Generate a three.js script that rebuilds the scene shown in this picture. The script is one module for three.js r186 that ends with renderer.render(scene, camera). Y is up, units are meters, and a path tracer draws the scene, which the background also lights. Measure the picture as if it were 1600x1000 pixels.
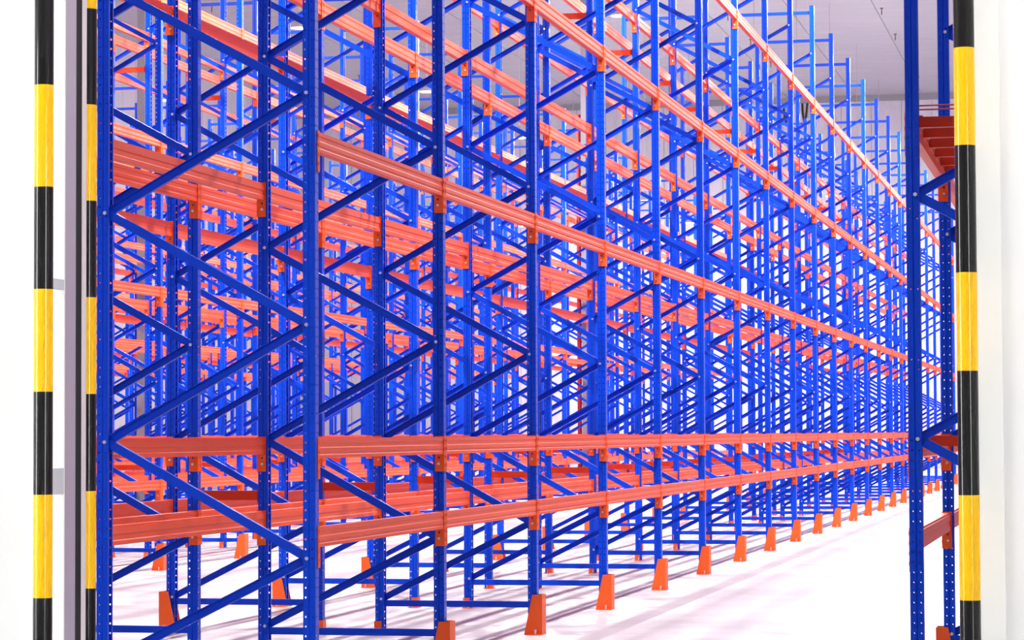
import * as THREE from 'three';
import { mergeGeometries } from 'three/addons/utils/BufferGeometryUtils.js';
import { RectAreaLightUniformsLib } from 'three/addons/lights/RectAreaLightUniformsLib.js';
RectAreaLightUniformsLib.init();

// ------------------------------------------------------------------ camera, sky, exposure
const scene = new THREE.Scene();
const R = Math.PI / 180, EYE = 1.4428;
const camera = new THREE.PerspectiveCamera(2 * Math.atan(500 / 4208.5) / R, 1.6, 0.1, 400);
camera.position.set(0, EYE, 0);
camera.rotation.order = 'YXZ';
camera.rotation.set(2.4085 * R, 12.4093 * R, -0.2509 * R);
const renderer = new THREE.WebGLRenderer({ antialias: true });
renderer.toneMapping = THREE.LinearToneMapping;
renderer.toneMappingExposure = 1.1;
renderer.shadowMap.enabled = true;
scene.background = new THREE.Color(0.93, 0.97, 1.0);   // bright overcast, seen through the dock doors only
scene.backgroundIntensity = 45;
const LAMP_CD = 210, SPILL_CD = 75;                     // candela of a high bay lamp: its beam, and what spills sideways
const LAMP_COLOR = new THREE.Color(1.0, 0.985, 0.985);

// ------------------------------------------------------------------ helpers
let seed = 20240611;
const rnd = () => { seed = (seed * 1664525 + 1013904223) >>> 0; return seed / 4294967296; };
const used = new Map();
function numbered(name) { const n = used.get(name) || 0; used.set(name, n + 1); return n ? name + '_' + String(n).padStart(3, '0') : name; }
function tag(o, label, category, group, kind) {
  if (label) o.userData.label = label;
  if (category) o.userData.category = category;
  if (group) o.userData.group = group;
  if (kind) o.userData.kind = kind;
  return o;
}
function mesh(name, geo, mat, parent) {
  const m = new THREE.Mesh(geo, mat); m.name = name; m.castShadow = m.receiveShadow = true;
  if (parent) parent.add(m); return m;
}
function thing(name, label, category, group, pos) {
  const g = new THREE.Group(); g.name = numbered(name); tag(g, label, category, group);
  if (pos) g.position.set(...pos); scene.add(g); return g;
}
function struct(name, geo, mat, label, parent) {
  const m = mesh(numbered(name), geo, mat, parent || scene);
  m.userData.kind = 'structure'; m.userData.label = label; m.userData.category = name.split('_')[0]; return m;
}
const box = (x0, x1, y0, y1, z0, z1) => new THREE.BoxGeometry(x1 - x0, y1 - y0, z1 - z0).translate((x0 + x1) / 2, (y0 + y1) / 2, (z0 + z1) / 2);
// a closed polygon [[a, b], ...] extruded along z by len, from z = 0
function prism(pts, len, holes) {
  const s = new THREE.Shape(pts.map(p => new THREE.Vector2(p[0], p[1])));
  for (const h of holes || []) s.holes.push(new THREE.Path(h.map(p => new THREE.Vector2(p[0], p[1]))));
  return new THREE.ExtrudeGeometry(s, { depth: len, bevelEnabled: false, steps: 1 });
}
const flat = g => { const n = g.index ? g.toNonIndexed() : g; for (const k of Object.keys(n.attributes)) if (k !== 'position') n.deleteAttribute(k); n.computeVertexNormals(); return n; };
const join = list => mergeGeometries(list.map(flat));
const ONES = ['', 'first', 'second', 'third', 'fourth', 'fifth', 'sixth', 'seventh', 'eighth', 'ninth', 'tenth', 'eleventh', 'twelfth', 'thirteenth', 'fourteenth', 'fifteenth', 'sixteenth', 'seventeenth', 'eighteenth', 'nineteenth', 'twentieth'];
const nth = n => n <= 20 ? ONES[n] : n < 30 ? 'twenty-' + ONES[n - 20] : 'thirtieth';

// ------------------------------------------------------------------ procedural textures
function noiseTexture(size, seedN, octaves, stretch, lo, hi, tint) {
  const lat = (n, s) => { const a = new Float32Array(n * n); let q = s >>> 0; for (let i = 0; i < a.length; i++) { q = (q * 1664525 + 1013904223) >>> 0; a[i] = q / 4294967296; } return a; };
  const data = new Uint8Array(size * size * 4), acc = new Float32Array(size * size);
  let tot = 0;
  for (const [cells, amp] of octaves) {
    const cx = cells, cy = Math.max(2, Math.round(cells / stretch)), n = Math.max(cx, cy), L = lat(n, seedN + cells * 7919);
    tot += amp;
    for (let y = 0; y < size; y++) for (let x = 0; x < size; x++) {
      const fx = x / size * cx, fy = y / size * cy, ix = Math.floor(fx), iy = Math.floor(fy);
      let tx = fx - ix, ty = fy - iy; tx = tx * tx * (3 - 2 * tx); ty = ty * ty * (3 - 2 * ty);
      const v = (a, b) => L[(b % cy) * n + (a % cx)];
      acc[y * size + x] += amp * ((v(ix, iy) * (1 - tx) + v(ix + 1, iy) * tx) * (1 - ty) + (v(ix, iy + 1) * (1 - tx) + v(ix + 1, iy + 1) * tx) * ty);
    }
  }
  for (let i = 0; i < acc.length; i++) {
    const v = lo + (hi - lo) * acc[i] / tot;
    data[i * 4] = Math.min(255, v * tint[0]); data[i * 4 + 1] = Math.min(255, v * tint[1]); data[i * 4 + 2] = Math.min(255, v * tint[2]); data[i * 4 + 3] = 255;
  }
  const t = new THREE.DataTexture(data, size, size); t.magFilter = THREE.LinearFilter; t.minFilter = THREE.LinearMipmapLinearFilter; t.generateMipmaps = true;
  t.wrapS = t.wrapT = THREE.RepeatWrapping; t.colorSpace = THREE.SRGBColorSpace; t.needsUpdate = true; return t;
}
const floorMap = noiseTexture(1024, 11, [[6, 1], [19, .8], [61, .6], [190, .45]], 3.2, 138, 196, [1, 0.985, 0.985]);
floorMap.repeat.set(1 / 9, 1 / 9);
const panelMap = noiseTexture(512, 5, [[5, 1], [24, .5], [90, .3]], 0.2, 184, 206, [1, 0.955, 1.03]);
panelMap.repeat.set(1 / 5, 1 / 5);

// ------------------------------------------------------------------ materials
const paint = (color, roughness) => new THREE.MeshPhysicalMaterial({ color, roughness, specularIntensity: 0.35 });
const std = (color, roughness, o = {}) => new THREE.MeshStandardMaterial({ color, roughness, ...o });
const M = {
  floor: std('#ffffff', 0.42, { map: floorMap }),
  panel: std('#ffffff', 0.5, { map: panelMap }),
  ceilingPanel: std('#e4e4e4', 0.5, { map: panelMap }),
  seam: std('#aaa3ad', 0.7),
  cove: std('#8d8890', 0.6),
  white: std('#f7f7f7', 0.55),
  trimWhite: std('#f6f6f3', 0.4),
  steel: std('#a79fae', 0.45, { metalness: 0.25 }),
  rubber: std('#060505', 0.9),
  palestrip: std('#d6cfd2', 0.4),
  bracket: std('#c3c6ca', 0.5),
  blue: [paint('#0a48dc', 0.34), paint('#0844d4', 0.34), paint('#0d4de2', 0.34)],
  brace: paint('#0a44d4', 0.36),
  orange: [paint('#f45e38', 0.45), paint('#f05832', 0.45), paint('#f7643e', 0.45)],
  guard: paint('#f2642a', 0.45),
  spacer: paint('#c93a1c', 0.45),
  zinc: std('#d8dbe0', 0.3, { metalness: 0.7 }),
  yellow: new THREE.MeshPhysicalMaterial({ color: '#f4bb00', roughness: 0.5, specularIntensity: 0.2, clearcoat: 0.5, clearcoatRoughness: 0.09 }),
  black: new THREE.MeshPhysicalMaterial({ color: '#0a0909', roughness: 0.5, specularIntensity: 0.2, clearcoat: 0.5, clearcoatRoughness: 0.09 }),
  housing: std('#b9b7b4', 0.4, { metalness: 0.5 }),
  lens: new THREE.MeshStandardMaterial({ color: '#ffffff', emissive: '#fffaf6', emissiveIntensity: 6 }),
  redpipe: std('#a5161a', 0.4),
  column: std('#807c82', 0.6),
  hanger: std('#7a6450', 0.7),
  hose: std('#1d2620', 0.7),
  asphalt: std('#8f8f8d', 0.9),
};

// ------------------------------------------------------------------ the hall
const HX0 = -33, HX1 = 6, HZ0 = -108, WF = -10.15, WB = -10.38, CH = 14.9;     // hall extent, doorway wall front and back, ceiling
const DX0 = -4.068, DX1 = -0.47, DH = 4.4;                                     // doorway
function uvMetres(geo, a, b) {   // uv in metres from two axes
  const p = geo.attributes.position, uv = new Float32Array(p.count * 2);
  for (let i = 0; i < p.count; i++) { uv[2 * i] = p.getComponent(i, a); uv[2 * i + 1] = p.getComponent(i, b); }
  geo.setAttribute('uv', new THREE.BufferAttribute(uv, 2)); return geo;
}
struct('floor', uvMetres(box(HX0 - .3, HX1 + .3, -0.2, 0, HZ0 - .3, 5.3), 2, 0), M.floor, 'pale polished concrete warehouse floor');
{ // ceiling: panels with open joints under a dark backing
  const c = struct('ceiling', box(HX0 - .3, HX1 + .3, CH + .02, CH + .3, HZ0 - .3, WF), M.seam, 'lilac white sandwich panel ceiling of the hall');
  const w = 2.68, x0 = -6.97 - 10 * w;
  for (let k = 0; k < 16; k++) {
    const a = Math.max(HX0, x0 + k * w + .015), b = Math.min(HX1, x0 + (k + 1) * w - .015); if (b - a < .05) continue;
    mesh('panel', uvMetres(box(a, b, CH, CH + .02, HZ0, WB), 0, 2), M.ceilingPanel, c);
  }
}
{ // far wall, vertical panels
  const c = struct('wall_far', box(HX0 - .3, HX1 + .3, -.2, CH + .3, HZ0 - .3, HZ0 - .06), M.seam, 'lilac white panelled end wall of the hall');
  for (let x = HX0; x < HX1 - .01; x += 1.2) mesh('panel', uvMetres(box(x + .008, Math.min(HX1, x + 1.2) - .008, 0, CH, HZ0 - .06, HZ0), 1, 0), M.panel, c);
  struct('trim_1', box(HX0, HX1, CH - .24, CH, HZ0, HZ0 + .12), M.cove, 'grey cove strip where end wall meets ceiling');
}
{
  const c = struct('wall_left', box(HX0 - .3, HX0 - .06, -.2, CH + .3, HZ0 - .3, WF), M.seam, 'panelled long side wall of the hall beyond the racks');
  for (let z = HZ0; z < WB - .01; z += 2.4) mesh('panel', uvMetres(box(HX0 - .06, HX0, 0, CH, z + .008, Math.min(WB, z + 2.4) - .008), 1, 2), M.panel, c);
}
struct('wall_right', uvMetres(box(HX1, HX1 + .3, -.2, CH + .3, HZ0 - .3, WF), 1, 2), M.panel, 'panelled long side wall of the hall past the doorway');
{ // doorway wall between the dock room and the hall
  const s = new THREE.Shape([[HX0, 0], [HX1, 0], [HX1, CH], [HX0, CH]].map(p => new THREE.Vector2(...p)));
  s.holes.push(new THREE.Path([[DX0 - .06, 0.001], [DX1 + .05, 0.001], [DX1 + .05, DH], [DX0 - .06, DH]].map(p => new THREE.Vector2(...p))));
  const c = struct('wall_front', new THREE.ExtrudeGeometry(s, { depth: WF - WB, bevelEnabled: false }).translate(0, 0, WB), M.white, 'white wall with the wide doorway into the rack hall');
  const clad = (a, b, y0) => { for (let x = a; x < b - .01; x += 1.2) mesh('panel', uvMetres(box(x + .006, Math.min(b, x + 1.2) - .006, y0, CH, WB - .03, WB), 1, 0), M.panel, c); };
  clad(HX0, DX0 - .12, 0); clad(DX1 + .12, HX1, 0); clad(DX0 - .12, DX1 + .12, DH + .1);
}
{ // lining of the doorway: white casing, grey metal strip, black seal, pale strip
  const d = thing('door_frame', 'white and grey door frame with black rubber seal around the doorway', 'door frame', null, [DX0, 0, WF]);
  const T = WF - WB;
  mesh('jamb', join([box(-.06, 0, 0, DH, -.115, 0)]), M.steel, d);
  mesh('rubber_seal', join([box(-.06, -.001, 0, DH, -.18, -.115)]), M.rubber, d);
  mesh('jamb', join([box(-.06, 0, 0, DH, -T, -.18)]), M.palestrip, d);
  mesh('casing', box(-.1, .0, 0, DH + .1, 0, .012), M.trimWhite, d);
  const W = DX1 - DX0;
  mesh('jamb', box(W, W + .05, 0, DH, -T, 0), M.steel, d);
  mesh('casing', box(W, W + .1, 0, DH + .1, 0, .012), M.trimWhite, d);
  mesh('lintel', box(0, W, DH - .02, DH, -T, 0), M.steel, d);
  mesh('casing', box(0, W, DH, DH + .1, 0, .012), M.trimWhite, d);
  d.userData.kind = 'structure';
}
// ------------------------------------------------------------------ the dock room where the camera stands, open dock doors on both sides
const VX0 = -9, VX1 = 4, VZ1 = 5, VH = 5.2;
function sideWall(name, x0, x1, z0, z1, label) {
  const s = new THREE.Shape([[WF, 0], [VZ1 + .3, 0], [VZ1 + .3, VH], [WF, VH]].map(p => new THREE.Vector2(...p)));
  s.holes.push(new THREE.Path([[z0, .02], [z1, .02], [z1, 3.8], [z0, 3.8]].map(p => new THREE.Vector2(...p))));
  const g = new THREE.ExtrudeGeometry(s, { depth: x1 - x0, bevelEnabled: false }); g.rotateY(-Math.PI / 2); g.translate(x1, 0, 0);
  struct(name, g, M.white, label);
}
sideWall('wall_left', VX0 - .3, VX0, -7.8, -6.9, 'white dock room wall with open dock door');
sideWall('wall_right', VX1, VX1 + .3, -3.4, -2.2, 'white dock room wall opposite, with open dock door');
struct('wall_back', box(VX0 - .3, VX1 + .3, 0, VH, VZ1, VZ1 + .3), M.white, 'white back wall of the dock room');
struct('ceiling', box(VX0 - .3, VX1 + .3, VH, VH + .3, WF, VZ1 + .3), M.white, 'white ceiling of the dock room');
for (const [a, b] of [[VX0 - 30, VX0 - .3], [VX1 + .3, VX1 + 30]]) struct('ground', box(a, b, -.25, -.02, WF + .0, 30), M.asphalt, 'grey asphalt yard outside the dock doors');
for (const [x, z] of [[-7.2, -8.7], [-5, -8.7], [-2.8, -8.7], [-.6, -8.7], [1.6, -8.7]]) {
  const l = thing('ceiling_panel_light', 'square light panel on the dock room ceiling', 'lamp', 'dock room ceiling lights', [x, VH, z]);
  mesh('frame', box(-.62, .62, -.05, 0, -.62, .62), M.trimWhite, l);
  mesh('diffuser', box(-.58, .58, -.056, -.05, -.58, .58), M.lens, l);
  const r = new THREE.RectAreaLight('#fffdf8', 4.2, 1.16, 1.16); r.position.set(0, -.075, 0); r.rotation.x = -Math.PI / 2; l.add(r);
}

// ------------------------------------------------------------------ rack geometry
const L = 4.0, Z0 = 13.4568, P = 2.7736, D = 1.2018, TOP = 7.547, UW = .066, UH = .035;   // aisle face, first frame, bay pitch, frame depth, height, upright depth and half width
const LEVELS = [.9606, 1.4219, 3.0234, 4.6327, 6.2022];
const zAt = i => -(Z0 + i * P);

// upright: folded section, web at u = 0 (outward +u), running up y; local x = u, local z = v
const SEC = [[0, .030], [-.004, .035], [-.030, .035], [-.034, .030], [-.038, .035], [-.066, .035], [-.066, .022]];
function uprightPlain() {
  const t = .0022, out = [], inn = [];
  const full = [...SEC.slice().reverse().map(([u, v]) => [u, -v]), ...SEC];
  for (const [u, v] of full) { out.push([u, v]); const f = v > 0 ? -1 : 1; inn.push([u <= -.0659 ? u + t : u - t * (u > -.003 ? 1 : 0), Math.abs(v) < .023 ? v : v + f * t]); }
  const g = prism([...out, ...inn.reverse()].map(([u, v]) => [u, -v]), TOP - .004);   // shape in (u, -v), extruded along +z
  g.rotateX(-Math.PI / 2); g.translate(0, .004, 0); return flat(g);
}
function uprightPerforated() {
  const pos = [];
  const tri = (a, b, c) => pos.push(...a, ...b, ...c);
  const quad = (a, b, c, d) => { tri(a, b, c); tri(a, c, d); };
  const pitch = .05, n = 150, y0 = .024;
  // one strip from section point p to q, with a column of six sided holes at fraction f
  function strip(p, q, f) {
    const at = (s, y) => [p[0] + (q[0] - p[0]) * s, y, p[1] + (q[1] - p[1]) * s];
    if (f == null) { quad(at(0, .004), at(1, .004), at(1, TOP), at(0, TOP)); return; }
    quad(at(0, .004), at(1, .004), at(1, y0), at(0, y0));
    const w = Math.hypot(q[0] - p[0], q[1] - p[1]), r = .0052;
    for (let k = 0; k < n; k++) {
      const a = y0 + k * pitch, m = a + pitch / 2, b = a + pitch;
      const h = []; for (let j = 0; j < 6; j++) h.push(at(f + r / w * Math.cos(j * Math.PI / 3), m + r * 1.15 * Math.sin(j * Math.PI / 3)));
      const A = at(0, a), B = at(1, a), C = at(1, b), E = at(0, b);
      tri(B, C, h[0]); tri(C, h[1], h[0]); tri(C, E, h[1]); tri(E, h[2], h[1]); tri(E, h[3], h[2]); tri(E, A, h[3]); tri(A, h[4], h[3]); tri(A, B, h[4]); tri(B, h[5], h[4]); tri(B, h[0], h[5]);
    }
    quad(at(0, y0 + n * pitch), at(1, y0 + n * pitch), at(1, TOP), at(0, TOP));
  }
  for (const s of [1, -1]) {
    const S = SEC.map(([u, v]) => [u, v * s]);
    strip([0, 0], S[0], .55); strip(S[0], S[1]); strip(S[1], S[2], .5); strip(S[2], S[3]); strip(S[3], S[4]); strip(S[4], S[5], .5); strip(S[5], S[6]);
  }
  const g = new THREE.BufferGeometry(); g.setAttribute('position', new THREE.Float32BufferAttribute(pos, 3)); g.computeVertexNormals(); return g;
}
// braces: channel section between two points of the frame plane
const XR = -.046, XL = -(D - .046);        // bolt lines at the near and far upright (local x, aisle face at 0)
function channel(x0, y0, x1, y1, w, dz, open) {
  const len = Math.hypot(x1 - x0, y1 - y0), h = w / 2, t = .003, d = .028;
  const pts = [[-h, d / 2], [h, d / 2], [h, -d / 2], [h - t, -d / 2], [h - t, d / 2 - t], [-h + t, d / 2 - t], [-h + t, -d / 2], [-h, -d / 2]];
  const g = prism(open ? pts.map(([a, b]) => [a, -b]).reverse() : pts, len);   // (across, z) along z
  g.rotateY(Math.PI / 2);                                     // length along +x, across -> -z
  g.rotateX(Math.PI / 2);                                     // across into y
  g.rotateZ(Math.atan2(y1 - y0, x1 - x0)); g.translate(x0, y0, dz); return flat(g);
}
const NODES = []; { let y = .245, left = true; NODES.push([XL, y]); y = .80; while (y < 6.95) { left = !left; NODES.push([left ? XL : XR, y]); y += .6055; } }
const diagUp = channel(XL, 0, XR, .6055, .046, .002, true), diagFirst = channel(XL, .245, XR, .80, .046, .002, true), diagDown = channel(XL, .6055, XR, 0, .046, -.002);
const DIAGS = NODES.slice(1).map((n, k) => { const up = k % 2 === 0; return k === 0 ? [diagFirst, 0] : [up ? diagUp : diagDown, NODES[k][1]]; });
const horiz = channel(XL, 0, XR, 0, .044, 0);
const HORIZ = [.213, TOP - .10];
const boltSet = list => join(list.map(([x, y]) => new THREE.CylinderGeometry(.0105, .0105, .008, 6).rotateX(Math.PI / 2).translate(x, y, .0385)));
const boltGeo = boltSet(NODES), boltGeoClear = boltSet(NODES.filter(([, y]) => !LEVELS.some(l => y < l + .02 && y > l - .225)));
const footGeo = join([box(-.075, .012, 0, .006, -.06, .06), box(.001, .006, .006, .085, -.04, .04), box(-.05, .006, .006, .085, .0365, .041), box(-.05, .006, .006, .085, -.041, -.0365)]);
const anchorGeo = join([[-.04, .052], [-.04, -.052]].map(([x, z]) => new THREE.CylinderGeometry(.007, .007, .035, 6).translate(x, .02, z)));
const upPlain = uprightPlain(), upHoles = uprightPerforated();
const upPlainL = flat(upPlain.clone().rotateY(Math.PI)).translate(-D, 0, 0), upHolesL = flat(upHoles.clone().rotateY(Math.PI)).translate(-D, 0, 0);
const footL = flat(footGeo.clone().rotateY(Math.PI)).translate(-D, 0, 0), anchorL = flat(anchorGeo.clone().rotateY(Math.PI)).translate(-D, 0, 0);
const farFrame = join([upPlain, upPlainL, ...DIAGS.map(([g, y]) => g.clone().translate(0, y, 0)), ...HORIZ.map(y => horiz.clone().translate(0, y, 0))]);
const midUpright = upPlain;

// foot guard: bent plate, aisle face at +u
const guardGeo = (() => {
  const side = [[.045, 0], [.045, .285], [-.027, .285], [-.088, 0]];
  const a = prism(side, .005).translate(0, 0, .065), b = prism(side, .005).translate(0, 0, -.07), f = box(.0402, .045, 0, .285, -.065, .065);
  return join([a, b, f]);
})();
const guardAnchor = s => new THREE.CylinderGeometry(.008, .008, .04, 6).translate(.0, .02, s * .088);
const guardFlange = [box(-.06, .04, 0, .006, .07, .105), box(-.06, .04, 0, .006, -.105, -.07)];

// beam: ridged box section; outer face at u = 0, top at y = 0, runs along -z
const BH = .105, BD = .046, BL = P - 2 * UH - .012;
const beamGeo = (() => {
  const o = [[0, 0], [0, -.020], [-.0025, -.025], [-.0025, -.046], [0, -.051], [0, -.070], [-.0025, -.074], [-.0025, -.084], [0, -.088], [0, -BH]];
  const i = [[-BD, -BH], [-BD, -.082], [-BD + .004, -.077], [-BD + .004, -.05], [-BD, -.045], [-BD, -.012], [-BD + .006, -.012], [-BD + .006, 0]];
  return flat(prism([...o, ...i], BL).translate(0, 0, -P / 2 - BL / 2));
})();
const connGeo = s => {   // s = +1 at the near end, -1 at the far end
  const plate = prism([[.001, .006], [.001, -.212], [-.054, -.212], [-.054, .006]], .004, [[[-.020, -.122], [-.030, -.138], [-.038, -.122]]]).translate(0, 0, -.002);
  const leg = box(.001, .0046, -.212, .006, s > 0 ? -.002 : -.036, s > 0 ? .036 : .002);
  const notches = []; for (let k = 0; k < 4; k++) notches.push(box(.0046, .0075, -.03 - k * .05, -.012 - k * .05, s * .012, s * .022));
  return join([plate, leg, ...notches.map(g => g)]).translate(0, 0, s > 0 ? -UH - .004 : -P + UH + .004);
};
const connNear = connGeo(1), connFar = connGeo(-1);
const pinGeo = z => new THREE.CylinderGeometry(.0085, .0085, .01, 6).rotateX(Math.PI / 2).translate(-.03, -.165, z);
const pinNear = flat(pinGeo(-UH - .009)), pinFar = flat(pinGeo(-P + UH + .009));
const mirror = g => flat(g.clone().rotateY(Math.PI).translate(0, 0, -P));
const B = { r: [beamGeo, connNear, connFar, pinNear, pinFar], l: [mirror(beamGeo), mirror(connFar), mirror(connNear), mirror(pinFar), mirror(pinNear)] };
const beamFull = { r: join(B.r.slice(0, 3)), l: join(B.l.slice(0, 3)) };

// ------------------------------------------------------------------ racks
const projector = camera.clone(); projector.aspect = 1.6; projector.updateMatrixWorld(true); projector.updateProjectionMatrix();
const vv = new THREE.Vector3();
const inView = (x, z, margin) => { vv.set(x, 3, z).project(projector); return vv.x > -1 - margin && vv.x < 1 + margin; };
// rows: aisle face x, rightmost face of the frame, whether the aisle is on the +x side
const MODULE = 5.85, ROWS = [];
for (let k = 0; k < 4; k++) { ROWS.push({ x: -L - k * MODULE, right: true }); ROWS.push({ x: -L - k * MODULE - 1.6, right: false }); }
const FRAMES = 23;
const rowPhrase = r => r === 0 ? 'rack row edging the open aisle' : r < 0 ? 'rack behind the lone striped pole' : nth(r + 1) + ' rack row from the open aisle';
const shortRow = r => r === 0 ? 'row edging open aisle' : r < 0 ? 'rack behind lone striped pole' : nth(r + 1) + ' row from open aisle';
const beamJobs = [];
function frame(r, i, x, detail) {
  const label = 'blue steel rack frame, ' + nth(i + 1) + ' from the doorway, ' + shortRow(r), z = zAt(i), mat = M.blue[(i * 7 + (r + 3) * 5) % 3];
  if (detail === 0) {
    const m = mesh(numbered('rack_trestle'), farFrame, mat, scene); m.position.set(x, 0, z); tag(m, label, 'rack frame', 'blue rack frames'); return;
  }
  const g = thing('rack_trestle', label, 'rack frame', 'blue rack frames', [x, 0, z]);
  mesh('upright', detail > 1 ? upHoles : upPlain, mat, g); mesh('upright', detail > 1 ? upHolesL : upPlainL, mat, g);
  for (const [d, y] of DIAGS) mesh('diagonal_brace', d, M.brace, g).position.y = y;
  for (const y of HORIZ) mesh('horizontal_brace', horiz, M.brace, g).position.y = y;
  mesh('foot_bracket', footGeo, M.guard, g); mesh('foot_bracket', footL, M.guard, g);
  const b = mesh('brace_bolts', i ? boltGeoClear : boltGeo, M.zinc, g); b.userData.kind = 'stuff';
  if (detail > 1) { const a = mesh('anchor_bolts', join([anchorGeo, anchorL]), M.zinc, g); a.userData.kind = 'stuff'; }
}
function guard(r, i, x, right) {
  const g = thing('foot_guard', 'orange foot guard, ' + nth(i + 1) + ' frame from doorway, ' + shortRow(r), 'guard', 'orange foot guards', [x, 0, zAt(i)]);
  if (!right) g.rotation.y = Math.PI;
  mesh('guard_plate', guardGeo, M.guard, g);
  for (const f of guardFlange) mesh('floor_flange', f, M.guard, g);
  for (const s of [1, -1]) mesh('anchor_bolt', guardAnchor(s), M.zinc, g);
}
ROWS.forEach((row, r) => {
  for (let i = 0; i < FRAMES; i++) {
    const z = zAt(i);
    const seen = inView(row.x, z, .12) || inView(row.x - D, z, .12);
    if (!seen) continue;
    frame(r, i, row.x, (r === 0 && i < 14) || (r === 1 && i < 7) || (r === 2 && i < 8) || (r === 3 && i < 7) ? 2 : (r < 2 || (r < 4 && i < 14)) ? 1 : 0);
    const gx = row.right ? row.x : row.x - D;
    if (inView(gx, z, .05) && r < 5) guard(r, i, gx, row.right);
  }
  for (let i = 0; i < FRAMES - 1; i++) for (const side of [1, 0]) LEVELS.forEach((y, lv) => {
    const x = side ? row.x : row.x - D, aisle = !!side === row.right;
    const za = zAt(i), zb = zAt(i + 1);
    if (!inView(x, za, .1) && !inView(x, zb, .1)) return;
    vv.set(x, y, (za + zb) / 2).project(projector);
    const inFrame = vv.x > -1.05 && vv.x < 1.02 && vv.y > -1.1 && vv.y < 1.1;
    beamJobs.push({ r, i, x, y, lv, side, aisle, z: za, inFrame, score: (inFrame ? 1 : 0) * Math.pow(.8, r) * (side ? 1 : .85) / -(za + zb) });
  });
});
// the rack across the open aisle, behind the lone pole: aisle on its -x side
const RX = -.952 + D;
for (let i = 0; i < 7; i++) { frame(-1, i, RX, i < 4 ? 2 : 1); guard(-1, i, RX - D, false); }
for (let i = 0; i < 6; i++) for (const side of [0, 1]) LEVELS.forEach((y, lv) => beamJobs.push({ r: -1, i, x: side ? RX : RX - D, y, lv, side, aisle: !side, z: zAt(i), inFrame: !side && i < 3, score: !side && i < 3 ? 1 : 0 }));

beamJobs.sort((a, b) => b.score - a.score);
const rest = [];
beamJobs.forEach((j, n) => {
  const k = j.side ? 'r' : 'l';
  if (n >= 300 || j.score === 0) { rest.push(j); return; }
  const label = 'orange beam, ' + nth(j.lv + 1) + ' level, ' + nth(j.i + 1) + ' bay from doorway, ' + (j.aisle ? 'aisle' : 'flue') + ' side, ' + shortRow(j.r);
  const g = thing('rack_beam', label, 'beam', 'orange rack beams', [j.x, j.y, j.z]), m = M.orange[(j.i * 5 + j.lv * 3 + j.r + 9) % 3];
  g.userData.kind = 'thing'; mesh('box_beam', B[k][0], m, g);
  for (const q of [1, 2]) { const c = mesh('end_connector', B[k][q], M.guard, g); if (j.r < 3 && j.i < 14) mesh('locking_pin', B[k][q + 2], M.zinc, c); }
});
{
  const o = new THREE.Group(); o.name = 'distant_rack_beams'; tag(o, 'orange beams of the racks deep inside the hall', 'beam', null, 'stuff'); scene.add(o);
  const mtx = new THREE.Matrix4();
  for (const side of [1, 0]) {
    const list = rest.filter(j => j.side === side), im = new THREE.InstancedMesh(beamFull[side ? 'r' : 'l'], M.orange[0], list.length);
    im.name = 'far_beams'; im.userData.kind = 'stuff'; im.castShadow = im.receiveShadow = true;
    list.forEach((j, n) => im.setMatrixAt(n, mtx.makeTranslation(j.x, j.y, j.z))); o.add(im);
  }
}
// row spacers across the gap between racks standing back to back
for (let k = 0; k < 3; k++) for (let i = 0; i < (k < 2 ? 16 : 12); i++) for (const [y, w] of [[1.06, 'low'], [5.77, 'high']]) {
  const x1 = -L - k * MODULE - D, x0 = x1 - .4 + .0018;
  if (!inView(x1, zAt(i), .03)) continue;
  const s = thing('row_spacer', w + ' orange bar bridging the ' + nth(k + 1) + ' rack pair at the ' + nth(i + 1) + ' frame', 'spacer', 'orange row spacers', [0, 0, 0]);
  mesh('bar', box(x0 + .002, x1 - .002, y - .03, y + .03, zAt(i) - .02, zAt(i) + .02), M.spacer, s);
  for (const x of [x0 + .002, x1 - .005]) mesh('end_plate', box(x, x + .003, y - .045, y + .045, zAt(i) - .03, zAt(i) + .03), M.spacer, s);
}
// cross bars on the rack behind the lone pole
function crossBar(z, lv, n) {
  const y = LEVELS[lv], s = thing('pallet_support_bar', nth(n) + ' orange cross bar from doorway, ' + nth(lv + 1) + ' level, rack behind lone striped pole', 'support bar', 'cross bars of the rack behind the lone pole', [RX - D / 2, y, z]);
  const h = D / 2 - BD;
  mesh('bar', box(-h + .002, h - .002, -.055, -.002, -.025, .025), M.spacer, s);
  for (const q of [-1, 1]) mesh('hook', box(q > 0 ? h - .03 : -h - .008, q > 0 ? h + .008 : -h + .03, .0, .005, -.025, .025), M.spacer, s);
}
[13.62, 14.1, 14.6, 15.1, 15.6, 16.02].forEach((z, n) => crossBar(-z, 2, n + 1));
[14.2, 15.5].forEach((z, n) => crossBar(-z, 1, n + 1));
for (const [y, n] of [[3.052, 'lower'], [3.072, 'upper']]) {
  const m = mesh(numbered('thin_rod'), new THREE.CylinderGeometry(.004, .004, D - .02, 8).rotateZ(Math.PI / 2), M.spacer, scene);
  m.position.set(RX - D / 2, y, -13.55); tag(m, n + ' thin red rod above the cross bars behind the lone pole', 'rod');
}

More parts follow.
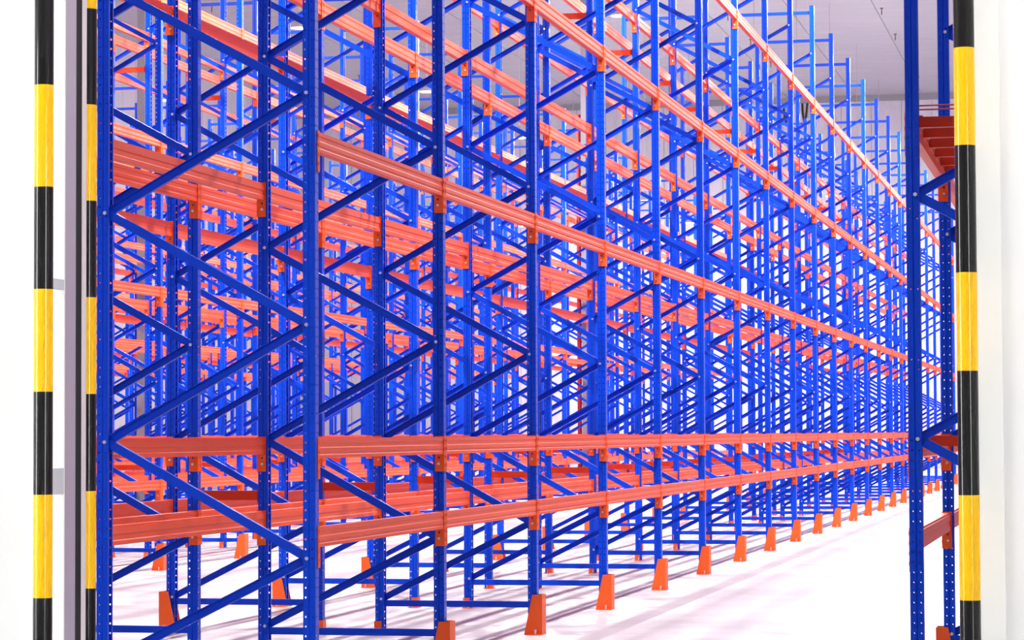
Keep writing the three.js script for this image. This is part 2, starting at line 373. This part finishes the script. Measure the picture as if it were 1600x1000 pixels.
// ------------------------------------------------------------------ striped poles at the doorway
function stripedPole(x, z, edges, firstYellow, label) {
  const g = thing('striped_pole', label, 'pole', null, [x, 0, z]);
  let yellow = firstYellow;
  for (let k = 0; k + 1 < edges.length; k++, yellow = !yellow)
    mesh(yellow ? 'yellow_band' : 'black_band', new THREE.CylinderGeometry(.038, .038, edges[k + 1] - edges[k], 40, 1, k > 0 && k + 2 < edges.length).translate(0, (edges[k] + edges[k + 1]) / 2, 0), yellow ? M.yellow : M.black, g);
  mesh('base_plate', new THREE.CylinderGeometry(.075, .078, .008, 24).translate(0, .004, 0), M.black, g);
  return g;
}
const even = Array.from({ length: 11 }, (_, k) => k * .4035);
const pole1 = stripedPole(-4.078, -9.95, even, true, 'black and yellow striped pole before the wall, bracketed beside the door jamb');
for (const [y, h] of [[1.26, .052], [2.045, .02]]) mesh('bracket', box(-.012, .012, y - h, y + h, -.188, -.03), M.bracket, pole1);
stripedPole(-4.149, -10.6, even, true, 'black and yellow striped pole inside the hall, half hidden by the door jamb');
stripedPole(-.489, -9.95, [0, .37, .83, 1.211, 1.663, 2.022, 2.487, 2.846, 3.31, 3.67, 4.13], true, 'lone black and yellow striped pole before the white wall, longer black bands');

// ------------------------------------------------------------------ columns and pipe in the gaps
function column(x, z, h, label) {
  const g = thing('hall_column', label, 'column', null, [x, 0, z]);
  mesh('shaft', box(-h, h, .02, CH, -h, h), M.column, g);
  mesh('base_plate', box(-h - .01, h + .01, 0, .02, -h - .01, h + .01), M.bracket, g);
}
column(-11.185, -58.7, .12, 'pale square hall column beside the red fire pipe');
column(-17.03, -46.2, .075, 'pale square hall column standing deep between the racks');
{
  const g = thing('fire_pipe', 'dark red fire pipe rising beside a pale column', 'pipe', null, [-11.385, 0, -58.7]);
  mesh('riser', new THREE.CylinderGeometry(.05, .05, 8.5, 16).translate(0, 4.25, 0), M.redpipe, g);
  mesh('floor_flange', new THREE.CylinderGeometry(.06, .06, .03, 16).translate(0, .015, 0), M.redpipe, g);
  mesh('cap', new THREE.CylinderGeometry(.057, .057, .06, 16).translate(0, 8.5, 0), M.redpipe, g);
}

// ------------------------------------------------------------------ high bay lamps
const bell = new THREE.LatheGeometry([[.0, .30], [.05, .30], [.055, .2], [.10, .17], [.155, .02], [.16, 0], [.15, 0], [.142, .03], [0, .03]].map(p => new THREE.Vector2(...p)), 24);
const lensGeo = new THREE.CylinderGeometry(.14, .14, .012, 24).translate(0, .012, 0);
function lamp(x, y, z, label, group) {
  const g = thing('high_bay_lamp', label, 'lamp', group, [x, y, z]);
  mesh('housing', bell, M.housing, g); mesh('lens', lensGeo, M.lens, g);
  mesh('suspension_cable', new THREE.CylinderGeometry(.008, .008, CH - y - .30, 6).translate(0, .30 + (CH - y - .30) / 2, 0), M.housing, g);
  const b = new THREE.SpotLight(LAMP_COLOR, LAMP_CD, 0, 78 * R, 1, 2); b.position.y = -.02; b.target.position.set(0, -5, 0); b.castShadow = true; b.shadow.radius = 6; g.add(b); g.add(b.target);
  const p = new THREE.PointLight(LAMP_COLOR, SPILL_CD, 0, 2); p.position.y = -.02; p.castShadow = true; p.shadow.radius = 4; g.add(p);
}
for (let k = 0; k < 9; k++) lamp(-2.47, 8.81, -(20.4 + 8.32 * k), 'bell shaped lamp over the open aisle, ' + nth(k + 1) + ' from the doorway', 'high bay lamps');
[-8.3, -14.2, -20.2].forEach((x, a) => { for (let k = a; k < 10; k++) lamp(x, 8.81, -(18.5 + 9.4 * k), 'bell shaped lamp over the ' + nth(a + 1) + ' aisle between rack rows, ' + nth(k + 1) + ' from doorway', 'high bay lamps'); });

// ------------------------------------------------------------------ small things under the ceiling
[-6.78, -11.7, -17.1, -22.2, -27.2].forEach((x, a) => { for (let k = 0; k < 5; k++) {
  const g = thing('ceiling_hanger', 'small brown hanger on the ceiling panels far inside the hall', 'hanger', 'ceiling hangers', [x, CH, -80 - 5.7 * k]);
  mesh('plate', box(-.05, .05, -.02, 0, -.05, .05), M.hanger, g);
  mesh('rod', new THREE.CylinderGeometry(.018, .018, .2, 6).translate(0, -.12, 0), M.hanger, g);
} });
for (const [x, n] of [[-11.75, 'nearer'], [-12.5, 'farther']]) {
  const c = new THREE.CatmullRomCurve3([[0, 0, 0], [.02, -.4, .05], [.1, -.8, .1], [.17, -.4, .05], [.2, 0, 0]].map(p => new THREE.Vector3(...p)));
  const m = mesh(numbered('hanging_hose'), new THREE.TubeGeometry(c, 24, .04, 8), M.hose, scene); m.position.set(x, CH - .24, HZ0 + .06);
  tag(m, 'dark looped hose hanging from the end wall cove, ' + (n === 'nearer' ? 'closer to the open aisle' : 'farther from the open aisle'), 'hose');
}
scene.updateMatrixWorld(true);
renderer.render(scene, camera);
